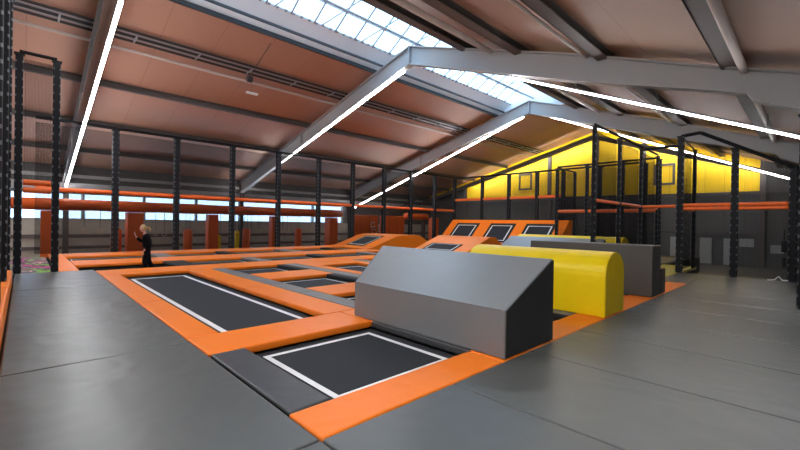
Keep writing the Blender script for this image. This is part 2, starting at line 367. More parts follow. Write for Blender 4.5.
def pad(x0, x1, y0, y1, label, m=ORANGE, z0=-.105, z1=0., name='edge_pad', cat='pad', group=None, bev=.028):
    g = .006
    o = MB().box(x0 + g, x1 - g, y0 + g, y1 - g, z0, z1, bev, 3).build(name, m, smooth=False)
    for p in o.data.polygons: p.use_smooth = len(p.vertices) == 4 and p.area < .5
    return tag(o, label, cat, group)
def tramp(x0, x1, y0, y1, label, inset=(.17, .2), lw=.06, m=BED, line=True):
    e = thing('trampoline', ((x0 + x1) / 2, (y0 + y1) / 2, ZB - .03), label, 'trampoline')
    MB().box(x0 - .12, x1 + .12, y0 - .12, y1 + .12, ZB - .03, ZB - .015).build('spring_cover', BLACK_GAP, e)
    MB().box(x0 + .02, x1 - .02, y0 + .02, y1 - .02, ZB - .015, ZB).build('jumping_bed', m, e)
    if line:
        b = MB(); a0, a1, c0, c1 = x0 + inset[0], x1 - inset[0], y0 + inset[1], y1 - inset[1]; z0, z1 = ZB, ZB + .003
        b.box(a0, a1, c0, c0 + lw, z0, z1); b.box(a0, a1, c1 - lw, c1, z0, z1); b.box(a0, a0 + lw, c0 + lw, c1 - lw, z0, z1); b.box(a1 - lw, a1, c0 + lw, c1 - lw, z0, z1)
        b.build('border_line', LINE, e)
    return e

# platform mats ---- left walkway
lx = [-15.5, -11.9, -5.6, -2.48]
for i, lb in enumerate(('grey floor mat at the far end of the left walkway', 'long grey floor mat beside the long front trampoline', 'grey floor mat at the bottom left of the photo beside the small front trampoline')):
    pad(lx[i], lx[i + 1], -.17, 1.6, lb, GREY, name='floor_mat', cat='mat', bev=.018)
pad(-2.48, -.9, -2.2, 1.6, 'grey corner mat under the bottom edge of the photo', GREY, name='floor_mat', cat='mat', bev=.018)
ys = [1.6, 3.13, 4.68, 6.22, 7.77, 9.32, 10.87, 12.42, 13.97, 15.52, 17.15]
for i in range(len(ys) - 1):
    pad(-2.48, 1.6, ys[i], ys[i + 1], f'wide grey mat of the right platform, {ORD[i]} from the camera', GREY, name='floor_mat', cat='mat', bev=.018)
pad(-.9, 1.6, -2.2, 1.6, 'grey mat right beneath the camera at the platform corner', GREY, name='floor_mat', cat='mat', bev=.018)
pad(-4.5, -3.3, 15.3, 20.2, 'yellow-green floor mat in the netted passage behind the dark wall block', YELLOW_MAT, name='floor_mat', cat='mat')
pad(-3.3, -2.48, 13.9, 17.15, 'narrow grey mat before the corner post of the right net cage', GREY, name='floor_mat', cat='mat')
# orange kerb along the left wall net
for i, (a, c) in enumerate(((-14.0, -10.6), (-10.6, -7.2), (-7.2, -4.0))):
    pad(a, c, -.42, -.19, f'upright orange kerb pad at the left edge, {ORD[i]} from its far end', ORANGE, z0=-.1, z1=.26, name='kerb_pad')

# right edge band
for i, (a, c) in enumerate(((1.6, 4.1), (4.1, 7.3), (7.3, 10.2), (10.2, 12.2), (12.2, 13.9))):
    pad(-3.0, -2.48, a, c, ['orange pad along the near side of the small front trampoline', 'orange edge pad between grey block and yellow block',
        'orange edge pad between yellow block and dark wall block', 'orange edge pad at the foot of the dark wall block', 'orange edge pad ending at the grey mat before the passage'][i])
# R1
pad(-4.95, -3.0, 1.62, 2.05, 'dark grey pad between left walkway and small front trampoline', GREY_DARK)
tramp(-4.95, -3.0, 2.05, 4.1, 'small square trampoline in front of the big grey block', (.16, .16), .07)
pad(-5.85, -4.95, 1.6, 4.12, 'wide orange pad between the long and the small front trampolines')
tramp(-13.7, -5.85, 2.05, 3.8, 'long front trampoline beside the left grey walkway', (.3, .17), .085)
pad(-8.9, -5.85, 1.6, 2.05, 'orange pad between left walkway and long trampoline, near half')
pad(-13.75, -8.9, 1.6, 2.05, 'orange pad between left walkway and long trampoline, far half')
pad(-8.2, -4.95, 3.8, 4.55, 'orange pad on the far side of the long trampoline, end at the grey block') if 0 else None
pad(-9.3, -5.85, 3.8, 4.5, 'orange pad behind the long trampoline, near half')
pad(-13.75, -9.3, 3.8, 4.5, 'orange pad behind the long trampoline, far half')
pad(-5.85, -4.95, 4.12, 4.5, 'small orange pad tucked under the near corner of the grey block')
pad(-4.95, -3.0, 4.1, 4.5, 'dark pad under the front edge of the big grey block', GREY_DARK)

def row_of_squares(y0, y1, tag_, xs, darkpad=True):
    # xs: list of (x0,x1) openings, pads between
    for i, (a, c) in enumerate(xs):
        last = c > -3.1; dd = .08 if last else .3
        tramp(a, c, y0, y1 - dd, f'square trampoline, {ORD[i]} from the far end of the {tag_}', (.14, .12), .045)
        pad(a, c, y1 - dd, y1, f'black pad behind square trampoline, {ORD[i]} from the far end of the {tag_}', BLACK_GAP)
    for i in range(len(xs) - 1):
        pad(xs[i][1], xs[i + 1][0], y0, y1, f'orange cross pad, {ORD[i]} from the far end of the {tag_}')
    if xs[-1][1] < -3.05: pad(xs[-1][1], -3.0, y0, y1, f'orange cross pad at the platform end of the {tag_}')
def strip(y0, y1, x0, x1, lb, m=GREY_STRIP): pad(x0, x1, y0, y1, lb, m)

strip(4.5, 4.95, -13.75, -8.0, 'worn grey walking strip behind the long trampoline, far part')
strip(4.5, 4.95, -8.0, -3.0, 'worn grey walking strip behind the long trampoline, part under the block')
SQ = [(-13.7, -11.75), (-10.4, -8.5), (-7.35, -5.5), (-4.95, -3.0)]
row_of_squares(4.95, 7.1, 'first row of squares', SQ)
strip(7.1, 7.6, -13.75, -3.0, 'worn grey walking strip behind the first row of squares')
pad(-12.7, -3.0, 7.6, 8.05, 'long orange pad in front of the second long trampoline')
pad(-13.75, -12.7, 7.6, 10.3, 'orange pad at the far end of the second long trampoline')
tramp(-12.7, -3.0, 8.05, 9.75, 'second long trampoline, reaching under the yellow and dark blocks', (.3, .15))
pad(-12.7, -3.0, 9.75, 10.3, 'long orange pad behind the second long trampoline')
strip(10.3, 10.75, -13.75, -3.0, 'worn grey walking strip under the dark wall block')
row_of_squares(10.75, 12.9, 'second row of squares', SQ)
strip(12.9, 13.4, -13.75, -3.0, 'worn grey walking strip behind the second row of squares')
pad(-13.75, -4.6, 13.4, 15.3, 'wide orange pad under the pale grey back block')
pad(-4.6, -3.3, 13.9, 15.3, 'orange pad below the netting at the passage')
pad(-13.75, -4.6, 15.3, 25.2, 'broad dark landing mat before the inclined trampoline wall', GREY_DARK)

# far bands (X < -13.75)
SEG = [0.9, 3.9, 6.9, 10.1, 13.2, 16.4, 19.6, 22.6, 25.2]
for nm, x0, x1, m in (('bar behind the long trampoline', -15.2, -13.75, ORANGE), ('middle far bar', -19.2, -17.3, ORANGE), ('farthest bar at the window side', -23.1, -21.4, ORANGE)):
    for i in range(len(SEG) - 1):
        if x0 < -18 and 16 < SEG[i] < 22: continue
        pad(x0, x1, SEG[i] if i else (1.6 if x0 > -15.5 else 1.27), (15.28 if x0 < -18 and SEG[i + 1] == 16.4 else SEG[i + 1]), f'orange pad of the {nm}, {ORD[i]} from its left end', m)
pad(-23.1, -15.55, .78, 1.27 , 'narrow orange end pad at the left end of the far bars')

for bi, (x0, x1) in enumerate(((-17.3, -15.2), (-21.4, -19.2))):
    nm = ('nearer', 'farther')[bi]
    off = (0, .3)[bi]
    dv = [1.27, 3.9 + off, 6.9 + off, 10.1 + off, 13.2 + off] + ([16.4, 19.6, 22.6, 25.2] if bi == 0 else [15.25])
    for i in range(len(dv) - 1):
        a, c = dv[i], dv[i + 1]
        w = .7 if i % 2 else .5
        if i: pad(x0, x1, a, a + w, f'{"black" if (i + bi) % 2 else "grey"} divider pad, {ORD[i-1]} from the left in the {nm} far band', BLACK_GAP if (i + bi) % 2 else GREY_STRIP)
        if bi == 0 and i == 0:
            ZB = -.36; tramp(x0 + .13, x1 - .13, a + .13, c - .13, 'sunken trampoline in which the person stands', (.14, .14), .045); ZB = -.12; continue
        tramp(x0, x1, a + (w if i else 0), c, f'trampoline of the {nm} far band, {ORD[i]} from its left end', (.14, .14), .045)

# hump ramp at the window side with inset bed
def ramp(x0, x1, prof, label, bed, name='ramp'):
    e = thing(name, ((x0 + x1) / 2, prof[0][0], -.1), label, 'ramp')
    MB().prism(prof, 'x', x0, x1).build('ramp_body', ORANGE, e)
    (xa, xb, (ya, za), (yb, zb)) = bed
    n = Vector((0, -(zb - za), yb - ya)).normalized()
    def pl(xa, xb, ya, za, yb, zb, h, t):
        return [(xa, ya + n.y * h, za + n.z * h), (xb, ya + n.y * h, za + n.z * h), (xb, yb + n.y * h, zb + n.z * h), (xa, yb + n.y * h, zb + n.z * h),
                (xa, ya + n.y * (h + t), za + n.z * (h + t)), (xb, ya + n.y * (h + t), za + n.z * (h + t)), (xb, yb + n.y * (h + t), zb + n.z * (h + t)), (xa, yb + n.y * (h + t), zb + n.z * (h + t))]
    MB().hexa(pl(xa, xb, ya, za, yb, zb, .0, .012)).build('bed_surround', BLACK_GAP, e)
    def lerp(f): return ya + (yb - ya) * f, za + (zb - za) * f
    f0, f1 = .08, .92; d = (xb - xa) * .07
    y2, z2 = lerp(f0); y3, z3 = lerp(f1)
    MB().hexa(pl(xa + d, xb - d, y2, z2, y3, z3, .012, .006)).build('border_line', LINE, e)
    f0, f1 = .12, .88; d = (xb - xa) * .10
    y2, z2 = lerp(f0); y3, z3 = lerp(f1)
    MB().hexa(pl(xa + d, xb - d, y2, z2, y3, z3, .018, .006)).build('jumping_bed', BED, e)
    return e
def curve(y0, y1, h, n=8):  # smooth S curve from 0 to h
    return [(y0 + (y1 - y0) * i / n, h * (i / n) ** 2 * (3 - 2 * i / n)) for i in range(n + 1)]
P = [(15.3, -.1), (15.3, 0), (15.8, .05), (17.9, .745), (18.3, .80)] + [(19.8, .80)] + [(y, .80 - z) for y, z in curve(19.8, 21.8, .80)] + [(21.8, -.1)]
ramp(-23.1, -19.0, P, 'orange hump ramp with a small inset trampoline near the window-side nets', (-22.0, -20.1, (15.95, .10), (17.75, .695)), 'hump_ramp')
P = [(17.6, 0.0), (20.0, .85), (20.6, .85), (21.8, 0.0)]
ramp(-17.2, -13.2, P, 'low orange ramp with inset trampoline showing above the big grey block', (-16.6, -14.2, (17.75, .053), (18.75, .407)), 'low_ramp')
# inclined wall with three inset beds
e = thing('inclined_wall', (-17.3, 26.5, -.1), 'tall orange inclined wall with three framed trampolines at the far end', 'trampoline wall')
yA, zA, yB_, zB_ = 25.3, 0.0, 27.5, 2.0
MB().prism([(yA, zA), (yB_, zB_), (yB_ + .5, zB_), (yB_ + .5, -.1), (yA, -.1)], 'x', -22.0, -11.7, .03).build('wall_body', ORANGE, e)
sl = Vector((0, yB_ - yA, zB_ - zA)); L = sl.length; sl.normalize(); nn = Vector((0, -sl.z, sl.y))
def plate(xa, xb, s0, s1, h, t):
    out = []
    for hh in (h, h + t):
        for x, s in ((xa, s0), (xb, s0), (xb, s1), (xa, s1)):
            p = Vector((x, yA, zA)) + sl * s + nn * hh; out.append(tuple(p))
    return out
for k, (xa, xb) in enumerate(((-21.2, -18.9), (-17.85, -15.6), (-14.75, -12.45))):
    MB().hexa(plate(xa, xb, .45, 2.55, .0, .015)).build('bed_surround', BLACK_GAP, e)
    bl = MB(); i0, i1, s0, s1 = xa + .22, xb - .22, .62, 2.3
    bl.hexa(plate(i0, i1, s0, s0 + .055, .015, .01)); bl.hexa(plate(i0, i1, s1 - .055, s1, .015, .01)); bl.hexa(plate(i0, i0 + .09, s0 + .09, s1 - .055, .015, .01)); bl.hexa(plate(i1 - .09, i1, s0 + .09, s1 - .055, .015, .01))
    bl.build('border_line', LINE, e)
    MB().hexa(plate(i0 + .09, i1 - .09, s0 + .09, s1 - .09, .015, .005)).build('jumping_bed', BED, e)

# ------------------------------------------------------------------ foam blocks
def blockend(e, prof, x0, x1, body, end, name='cover', skew=0):
    mb = MB().prism(prof, 'x', x0, x1, .02, 3)
    y0 = prof[0][0]
    for v in mb.bm.verts:
        if v.co.x < (x0 + x1) / 2: v.co.x -= skew * (v.co.y - y0)
    mb.build(name, body, e)
    n = len(prof); cy = sum(p[0] for p in prof) / n; cz = sum(p[1] for p in prof) / n
    sm = [(cy + (y - cy) * .975, cz + (z - cz) * .975) for y, z in prof]
    MB().prism(sm, 'x', x1, x1 + .012).build('end_panel', end, e)
    mb = MB().prism(sm, 'x', x0 - .012, x0)
    for v in mb.bm.verts: v.co.x -= skew * (v.co.y - y0)
    mb.build('end_panel', end, e)
e = thing('foam_block', (-4.4, 4.74, 0), 'big grey foam block with sloped top and black end in the foreground', 'foam block')
blockend(e, [(4.13, 0.002), (4.13, .58), (5.33, 1.14), (5.37, 1.13), (5.37, .002)], -5.42, -2.50, BLOCK, BLOCK_END, skew=.55)
b = MB().tube([(-5.4, 4.135, .58), (-2.53, 4.135, .58)], .008, 6); b.tube([(-2.50, 4.14, .03), (-2.50, 4.14, .59)], .007, 6)
b.build('seam', GREY_STRIP, e)
def dome(y0, y1, h, zs, n=14):
    c, r = (y0 + y1) / 2, (y1 - y0) / 2
    return [(y0, .002)] + [(c - r * math.cos(math.pi * i / n), zs + (h - zs) * math.sin(math.pi * i / n)) for i in range(n + 1)] + [(y1, .002)]
e = thing('foam_block', (-4, 7.85, 0), 'yellow foam block with rounded top behind the big grey block', 'foam block')
blockend(e, dome(7.36, 8.35, 1.14, .72), -5.45, -2.50, YELLOW, YELLOW)
e = thing('foam_block', (-4, 10.7, 0), 'upright charcoal wall block behind the yellow rounded block', 'foam block')
MB().box(-5.5, -2.50, 10.35, 11.05, .002, 1.18, .03, 3).build('cover', BLOCK_WALL, e)
MB().box(-5.5, -2.50, 11.07, 11.5, .002, .60, .03, 3).build('step', BLOCK_WALL, e)
e = thing('foam_block', (-6.5, 13.8, 0), 'pale grey sloped foam block peeking over the yellow block', 'foam block')
blockend(e, [(13.2, .002), (13.2, .62), (14.4, 1.17), (14.43, 1.16), (14.43, .002)], -8.5, -4.9, BLOCK, BLOCK_END)
e = thing('foam_block', (-7.5, 16.8, 0), 'farthest yellow foam block behind the charcoal wall block', 'foam block')
blockend(e, dome(16.3, 17.3, 1.2, .75), -9.4, -5.0, YELLOW, YELLOW)

# ------------------------------------------------------------------ nets
def post(x, y, z0, z1, label, group, w=.1, lace=1, face='y'):
    e = thing('net_post', (x, y, z0), label, 'net post', group)
    MB().box(x - w, x + w, y - w, y + w, z0, z1, .015, 1).build('sleeve', lacemat(w), e)
    MB().box(x - w - .03, x + w + .03, y - w - .03, y + w + .03, z1, z1 + .03, .008, 1).build('cap', BLACK, e)
    return e
LM = {}
def lacemat(w):
    # black sleeve whose seams are laced with pale cord stitches
    if w in LM: return LM[w]
    m = mat('laced_black_sleeve', (.012, .012, .014), .65, spec=.2); nt = m.node_tree; bs = nt.nodes['Principled BSDF']
    tc = nt.nodes.new('ShaderNodeTexCoord'); s = nt.nodes.new('ShaderNodeSeparateXYZ'); nt.links.new(tc.outputs['Object'], s.inputs[0])
    def N(op, a, b=None):
        n = nt.nodes.new('ShaderNodeMath'); n.operation = op
        for i, v in enumerate((a, b)):
            if v is None: continue
            if isinstance(v, (int, float)): n.inputs[i].default_value = v
            else: nt.links.new(v, n.inputs[i])
        return n.outputs[0]
    z = N('LESS_THAN', N('FRACT', N('DIVIDE', s.outputs['Z'], .24)), .26)
    ax, ay = N('ABSOLUTE', s.outputs['X']), N('ABSOLUTE', s.outputs['Y'])
    edge = N('MULTIPLY', N('GREATER_THAN', ax, w * .72), N('GREATER_THAN', ay, w * .68))
    f = N('MULTIPLY', z, edge)
    x = nt.nodes.new('ShaderNodeMixRGB'); nt.links.new(f, x.inputs['Fac']); x.inputs['Color1'].default_value = (.012, .012, .014, 1); x.inputs['Color2'].default_value = (.13, .14, .155, 1)
    nt.links.new(x.outputs['Color'], bs.inputs['Base Color']); LM[w] = m; return m
def rail(p0, p1, z, label, group, r=.085, m=ORANGE_RAIL, name='rail_sleeve'):
    v0, v1 = Vector((*p0, z)), Vector((*p1, z)); d = (v1 - v0).normalized()
    n = 18; L = (v1 - v0).length; pts, rr = [], []
    for i in range(n + 1):
        pts.append(v0.lerp(v1, i / n)); rr.append(r * (1 if i % 3 else .93))
    o = MB().tube(pts, rr, 12).build(name, m, smooth=True)
    return tag(o, label, 'rail padding', group)
def net(p0, p1, z0, z1, label, group, m=NET, z1b=None):
    d = Vector((p1[0] - p0[0], p1[1] - p0[1], 0)).normalized(); n = Vector((-d.y, d.x, 0)) * .005
    if z1b is None: z1b = z1
    pts = []
    a = Vector((*p0, 0)); c = Vector((*p1, 0))
    bl = [a - n, c - n, c + n, a + n]
    o = MB().hexa([(v.x, v.y, z0) for v in bl] + [(bl[0].x, bl[0].y, z1), (bl[1].x, bl[1].y, z1b), (bl[2].x, bl[2].y, z1b), (bl[3].x, bl[3].y, z1)]).build('safety_net', m)
    return tag(o, label, 'net', group)
def beam(p, q, label, w=.05, name='top_bar', m=BLACK):
    p, q = Vector(p), Vector(q)
    o = MB().tube([p, q], w, 4).build(name, m)
    return tag(o, label, 'net frame')

# window-side row at X=-23.3
XN = -23.35
LY = [0.35, 3.2, 5.86, 8.76, 11.62, 14.55, 17.44, 20.5, 23.5, 26.5, 29.35]
for i, y in enumerate(LY[1:]):
    post(XN, y, ZF, 5.85, f'black laced net post of the window-side row, {ORD[i]} from its left end', 'posts of the window-side net row', .135, face='x')
for i in range(len(LY) - 1):
    a, c = LY[i], LY[i + 1]
    lo = a + (.14 if i else 0)
    rail((XN, lo), (XN, c - .14), 2.86, f'orange rail sleeve of the window-side net, {ORD[i]} bay from the left', 'orange rail sleeves of the window-side net', .105)
    net((XN - .13, lo), (XN - .13, c - .14), 0.0, 5.78, f'black netting of the window-side row, {ORD[i]} bay from the left', 'nets of the window-side row', NETL)
beam((XN, LY[0], 5.96), (XN, LY[-1], 5.96), 'black top bar of the long window-side net row', .07)
# gable-side row at Y=29.35
GX = [-23.35, -20.25, -17.6, -15.1, -13.0, -10.4, -7.6]
for i, x in enumerate(GX[1:]):
    post(x, 29.35, ZF, 5.75, f'black laced net post before the yellow gable, {ORD[i]} from the corner', 'posts of the gable-side net row', .125)
for i in range(len(GX) - 1):
    net((GX[i] + .14, 29.49), (GX[i + 1] - .14, 29.49), 0, 5.7, f'black netting before the yellow gable, {ORD[i]} bay from the corner', 'nets of the gable-side row', NET)
    if i < 4: rail((GX[i] + .14, 29.35), (GX[i + 1] - .14, 29.35), 3.86, f'orange rail sleeve before the yellow gable, {ORD[i]} from the corner', 'orange rail sleeves before the gable', .115)
beam((GX[0], 29.35, 5.86), (GX[-1], 29.35, 5.86), 'black top bar of the net row before the gable', .07)
# row across at Y=22
RX = [-10.1, -8.45, -6.7, -5.1]
for i, x in enumerate(RX):
    post(x, 22, 0.0, 4.85, f'black net post of the short cross row behind the back blocks, {ORD[i]} from the left', 'posts of the short cross row', .08)
for i in range(3):
    net((RX[i] + .09, 22.12), (RX[i + 1] - .09, 22.12), 0, 4.8, f'netting of the short cross row, {ORD[i]} bay from the left', 'nets of the short cross row', NET)
    rail((RX[i] + .09, 22), (RX[i + 1] - .09, 22), 2.42, f'orange rail sleeve of the short cross row, {ORD[i]} from the left', 'orange sleeves of the short cross row', .09)
beam((RX[0], 22, 4.94), (RX[-1], 22, 4.94), 'black top bar of the short cross row')
# cage return from the gable row towards the cross row
post(-10.1, 24.4, 0.0, 4.85, 'lone black net post just behind the left end of the cross row', None, .07)
net((-10.1, 22.1), (-10.1, 24.3), 0, 4.8, 'narrow side netting at the left end of the cross row', None)
beam((-10.1, 22.1, 4.9), (-10.1, 24.4, 4.9), 'short black bar at the left end of the cross row')
# passage row along Y at X=-4.6
PY = [12.5, 14.75, 17.2, 19.5]
for i, y in enumerate(PY):
    post(-4.6, y, 0.0, 4.6, f'black net post along the passage behind the charcoal block, {ORD[i]} from the camera', 'posts along the passage', .06 if i < 3 else .05, face='x')
for i in range(3):
    net((-4.68, PY[i] + .07), (-4.68, PY[i + 1] - .07), 0.05, 4.55, f'black passage netting behind the charcoal block, {ORD[i]} bay from the camera', 'nets along the passage', NETL)
    rail((-4.6, PY[i] + .07), (-4.6, PY[i + 1] - .07), 2.40, f'orange rail sleeve along the passage, {ORD[i]} from the camera', 'orange sleeves along the passage', .055)
beam((-4.6, PY[0], 4.69), (-4.6, PY[3], 4.69), 'black top bar sloping along the passage netting')
beam((-4.55, 17.1, 4.56), (-3.4, 17.03, 4.56), 'short black bar bridging the passage opening')
rail((-4.5, 17.1), (-3.45, 17.05), 2.38, 'orange sleeve bridging the passage opening', None, .055)
# right cage at Y=17.03
for i, (x, z, lb) in enumerate(((-3.3, 4.85, 'tall black laced corner post of the right net cage'), (-1.8, 4.25, 'black laced post in the middle of the right net cage'), (-.42, 3.5, 'black laced post at the right edge behind the platform'))):
    post(x, 17.03, 0.0, z, lb, None, .095)
post(-3.3, 19.4, 0.0, 4.7, 'rear black post of the right net cage', None, .06, face='x')
net((-3.38, 17.2), (-3.38, 19.3), 0.05, 4.7, 'side netting of the right cage facing the passage', None, NETL)
net((-3.2, 17.13), (-1.9, 17.13), .05, 4.75, 'front netting of the right cage, left bay', None, NET, 4.2)
net((-1.7, 17.13), (-.52, 17.13), .05, 4.2, 'front netting of the right cage, right bay', None, NET, 3.5)
beam((-3.3, 17.03, 4.88), (-2.75, 17.03, 4.93), 'short black top bar at the peak of the right cage', .06)
beam((-2.75, 17.03, 4.93), (-.42, 17.03, 3.52), 'black top bar falling to the right over the right cage', .06)
beam((-3.3, 17.1, 4.85), (-3.3, 19.4, 4.72), 'black top bar of the cage side next to the passage', .04)
for (a, c, nm) in ((-3.2, -1.9, 'left'), (-1.7, -.52, 'right')):
    rail((a, 17.03), (c, 17.03), 2.41, f'upper orange sleeve of the right cage, {nm} bay', None, .062)
    rail((a, 17.03), (c, 17.03), 2.28, f'lower orange sleeve of the right cage, {nm} bay', None, .062)
rail((-3.3, 17.15), (-3.3, 19.3), 2.30, 'orange sleeve on the side of the right cage', None, .05)
# right side net wall towards the camera
for i, y in enumerate((14.2, 11.4)):
    post(-.12, y, 0.0, 3.9, f'black net post at the right border of the platform, {["farther", "nearer"][i]} one', None, .09, face='x')
net((-.2, 14.3), (-.35, 16.9), .02, 3.5, 'side netting along the right border of the platform', None, NETL)
net((-.12, 11.5), (-.12, 14.1), .02, 3.6, 'side netting at the right border nearest the camera', None, NETL)
# left entrance cage at X=-15.5
for i, (y, lb) in enumerate(((-.12, 'black laced post of the left entrance cage, nearer the frame edge'), (.68, 'black laced post of the left entrance cage, beside the far bars'))):
    post(-15.55, y, ZF, 6.2, lb, None, .085, face='x')
net((-15.55, -.02), (-15.55, .58), 2.6, 6.1, 'narrow netting filling the top of the left entrance cage', None, NET)
beam((-15.55, -.12, 6.29), (-15.55, .68, 6.29), 'black laced top bar of the left entrance cage', .05)
rail((-15.55, -.02), (-15.55, .58), 2.60, 'upper orange sleeve across the left entrance cage', None, .085)
rail((-15.55, -.02), (-15.55, .58), 2.38, 'lower orange sleeve across the left entrance cage', None, .085)
for i, x in enumerate((-14.3, -11.6)):
    post(x, -.33, 0.27 if i else -.1, 7.2, f'tall black laced post at the left edge of the photo, {["farther", "nearer"][i]} one', None, .09)
post(-8.4, -.33, .27, 7.2, 'tall black laced post beside the kerb close to the camera', None, .09)
net((-15.4, -.33), (-11.7, -.33), .3, 7.0, 'black netting along the left kerb, far bay', None, NETL)
net((-11.5, -.33), (-8.5, -.33), .3, 7.0, 'black netting along the left kerb, near bay', None, NETL)
# colourful carpet beyond the entrance
cm = bpy.data.materials.new('glow_pattern'); cm.use_nodes = True; nt = cm.node_tree; bb = nt.nodes['Principled BSDF']; bb.inputs['Roughness'].default_value = .8
g = nt.nodes.new('ShaderNodeNewGeometry'); wv = nt.nodes.new('ShaderNodeTexNoise'); wv.inputs['Scale'].default_value = .55; wv.inputs['Distortion'].default_value = 1.5
cr = nt.nodes.new('ShaderNodeValToRGB'); cr.color_ramp.interpolation = 'CONSTANT'
cols = [(0, (.02, .02, .03)), (.38, (.45, .04, .2)), (.44, (.03, .03, .04)), (.49, (.2, .4, .05)), (.53, (.1, .08, .1)), (.58, (.6, .3, .3)), (.62, (.02, .02, .02)), (.7, (.3, .5, .1))]
for i, (p, c_) in enumerate(cols):
    el = cr.color_ramp.elements[i] if i < 2 else cr.color_ramp.elements.new(p)
    el.position = p; el.color = (*c_, 1)
nt.links.new(g.outputs['Position'], wv.inputs['Vector']); nt.links.new(wv.outputs['Fac'], cr.inputs['Fac']); nt.links.new(cr.outputs['Color'], bb.inputs['Base Color'])
tag(MB().box(-23.2, -15.7, -2.5, .7, ZF, -.12, .02).build('patterned_platform', cm), 'low platform with colourful squiggle pattern beyond the left entrance cage', 'platform')

# ------------------------------------------------------------------ ninja course behind the window-side net
XC = -26.0
COLY = [0.9, 4.45, 8.55, 12.7, 17.4]
bm_ = rail((XC, -.5), (XC, 18.3), 2.27, 'long horizontal orange padded beam below the windows', None, .3, ORANGE_DEEP, 'padded_beam'); bm_['category'] = 'padded beam'
bm_ = rail((XC, 25.5), (XC, 28.4), 2.27, 'short horizontal orange padded beam near the far corner', None, .3, ORANGE_DEEP, 'padded_beam'); bm_['category'] = 'padded beam'
for i, y in enumerate(COLY):
    w = .38 if i in (1, 4) else .3
    tag(MB().box(XC - w, XC + w, y - w, y + w, ZF, 1.96, .06, 3).build('padded_column', ORANGE_DEEP), f'orange padded column under the long orange beam, {ORD[i]} from the left', 'padded column', 'padded columns under the long beam')
for i, y in enumerate((29.6,)):
    tag(MB().box(XC - .3, XC + .3, y - .6, y + .3, ZF, 2.2, .06, 3).build('padded_column', ORANGE_DEEP), 'orange padded column in the far corner beyond the last net bay', 'padded column')
def hang(y, z, label, kind, col=None, x=XC - .1):
    if kind == 'bag':
        e = thing('punching_bag', (x, y, -.8), label, 'punching bag', 'hanging bags of the obstacle course')
        k = .55 if col is YELLOW else 1
        MB().tube([(x, y, -.7), (x, y, -.6), (x, y, z - .1), (x, y, z)], [.16 * k, .25 * k, .25 * k, .17 * k], 14).build('bag', col, e, True)
        MB().tube([(x, y - .1, z), (x, y - .1, 1.99)], .015, 5).tube([(x, y + .1, z), (x, y + .1, 1.99)], .015, 5).build('strap', STRAP, e)
    else:
        e = thing('gym_ring', (x, y, z - .15), label, 'gym ring', 'gym rings of the obstacle course')
        MB().tube([(x, y + .12 * math.cos(t * math.pi / 8), z + .12 * math.sin(t * math.pi / 8)) for t in range(16)], .022, 8, True).build('ring', WOOD, e, True)
        MB().tube([(x, y, z + .13), (x, y, 1.98)], .014, 5).build('strap', STRAP, e)
for i, (y, z) in enumerate(((2.3, .95), (2.95, .9), (5.5, .8), (5.95, .75), (6.55, .8), (11.1, .85), (11.6, .9), (13.35, .9), (13.75, .85), (15.6, 1.0), (16.0, .95))):
    hang(y, z, f'wooden gym ring below the long orange beam, {ORD[i]} from the left', 'ring')
for i, (y, z, c_, nm) in enumerate(((3.65, 1.05, ORANGE_DEEP, 'orange'), (7.2, 1.05, ORANGE_DEEP, 'orange'), (10.15, .95, YELLOW, 'yellow'), (10.75, 1.1, ORANGE_DEEP, 'orange'), (14.6, 1.1, ORANGE_DEEP, 'orange'), (9.0, .7, YELLOW, 'yellow'))):
    hang(y, z, f'{nm} hanging bag, {["at the second padded column", "between second and third column", "right of the third column", "beside the yellow bag right of the third column", "between fourth and fifth column", "thin one just beyond the third column"][i]}', 'bag', c_)
# orange climbing panels, white figure mark on the first
for i, (a, c) in enumerate(((19.4, 22.2), (22.5, 25.4))):
    e = thing('climbing_panel', (XC, (a + c) / 2, ZF), f'large orange padded wall panel behind the nets, {["left", "right"][i]} one', 'wall panel')
    MB().box(XC - .15, XC, a, c, ZF, 2.25, .04).build('panel', ORANGE_DEEP, e)
    for k in range(1, 3): MB().box(XC, XC + .015, a + (c - a) * k / 3 - .01, a + (c - a) * k / 3 + .01, ZF + .1, 2.15).build('seam', GREY_DARK, e)
    if i == 0:
        b = MB()
        for (yy, zz) in ((21.6, 1.45), (21.75, .85)):
            b.tube([(XC + .02, yy + .22 * math.cos(t * .35) - .0, zz + .22 * math.sin(t * .35)) for t in range(1, 16)], .035, 6)
            b.tube([(XC + .02, yy - .25, zz - .25), (XC + .02, yy + .3, zz - .12)], .035, 6)
        b.build('white_mark', WHITE, e)

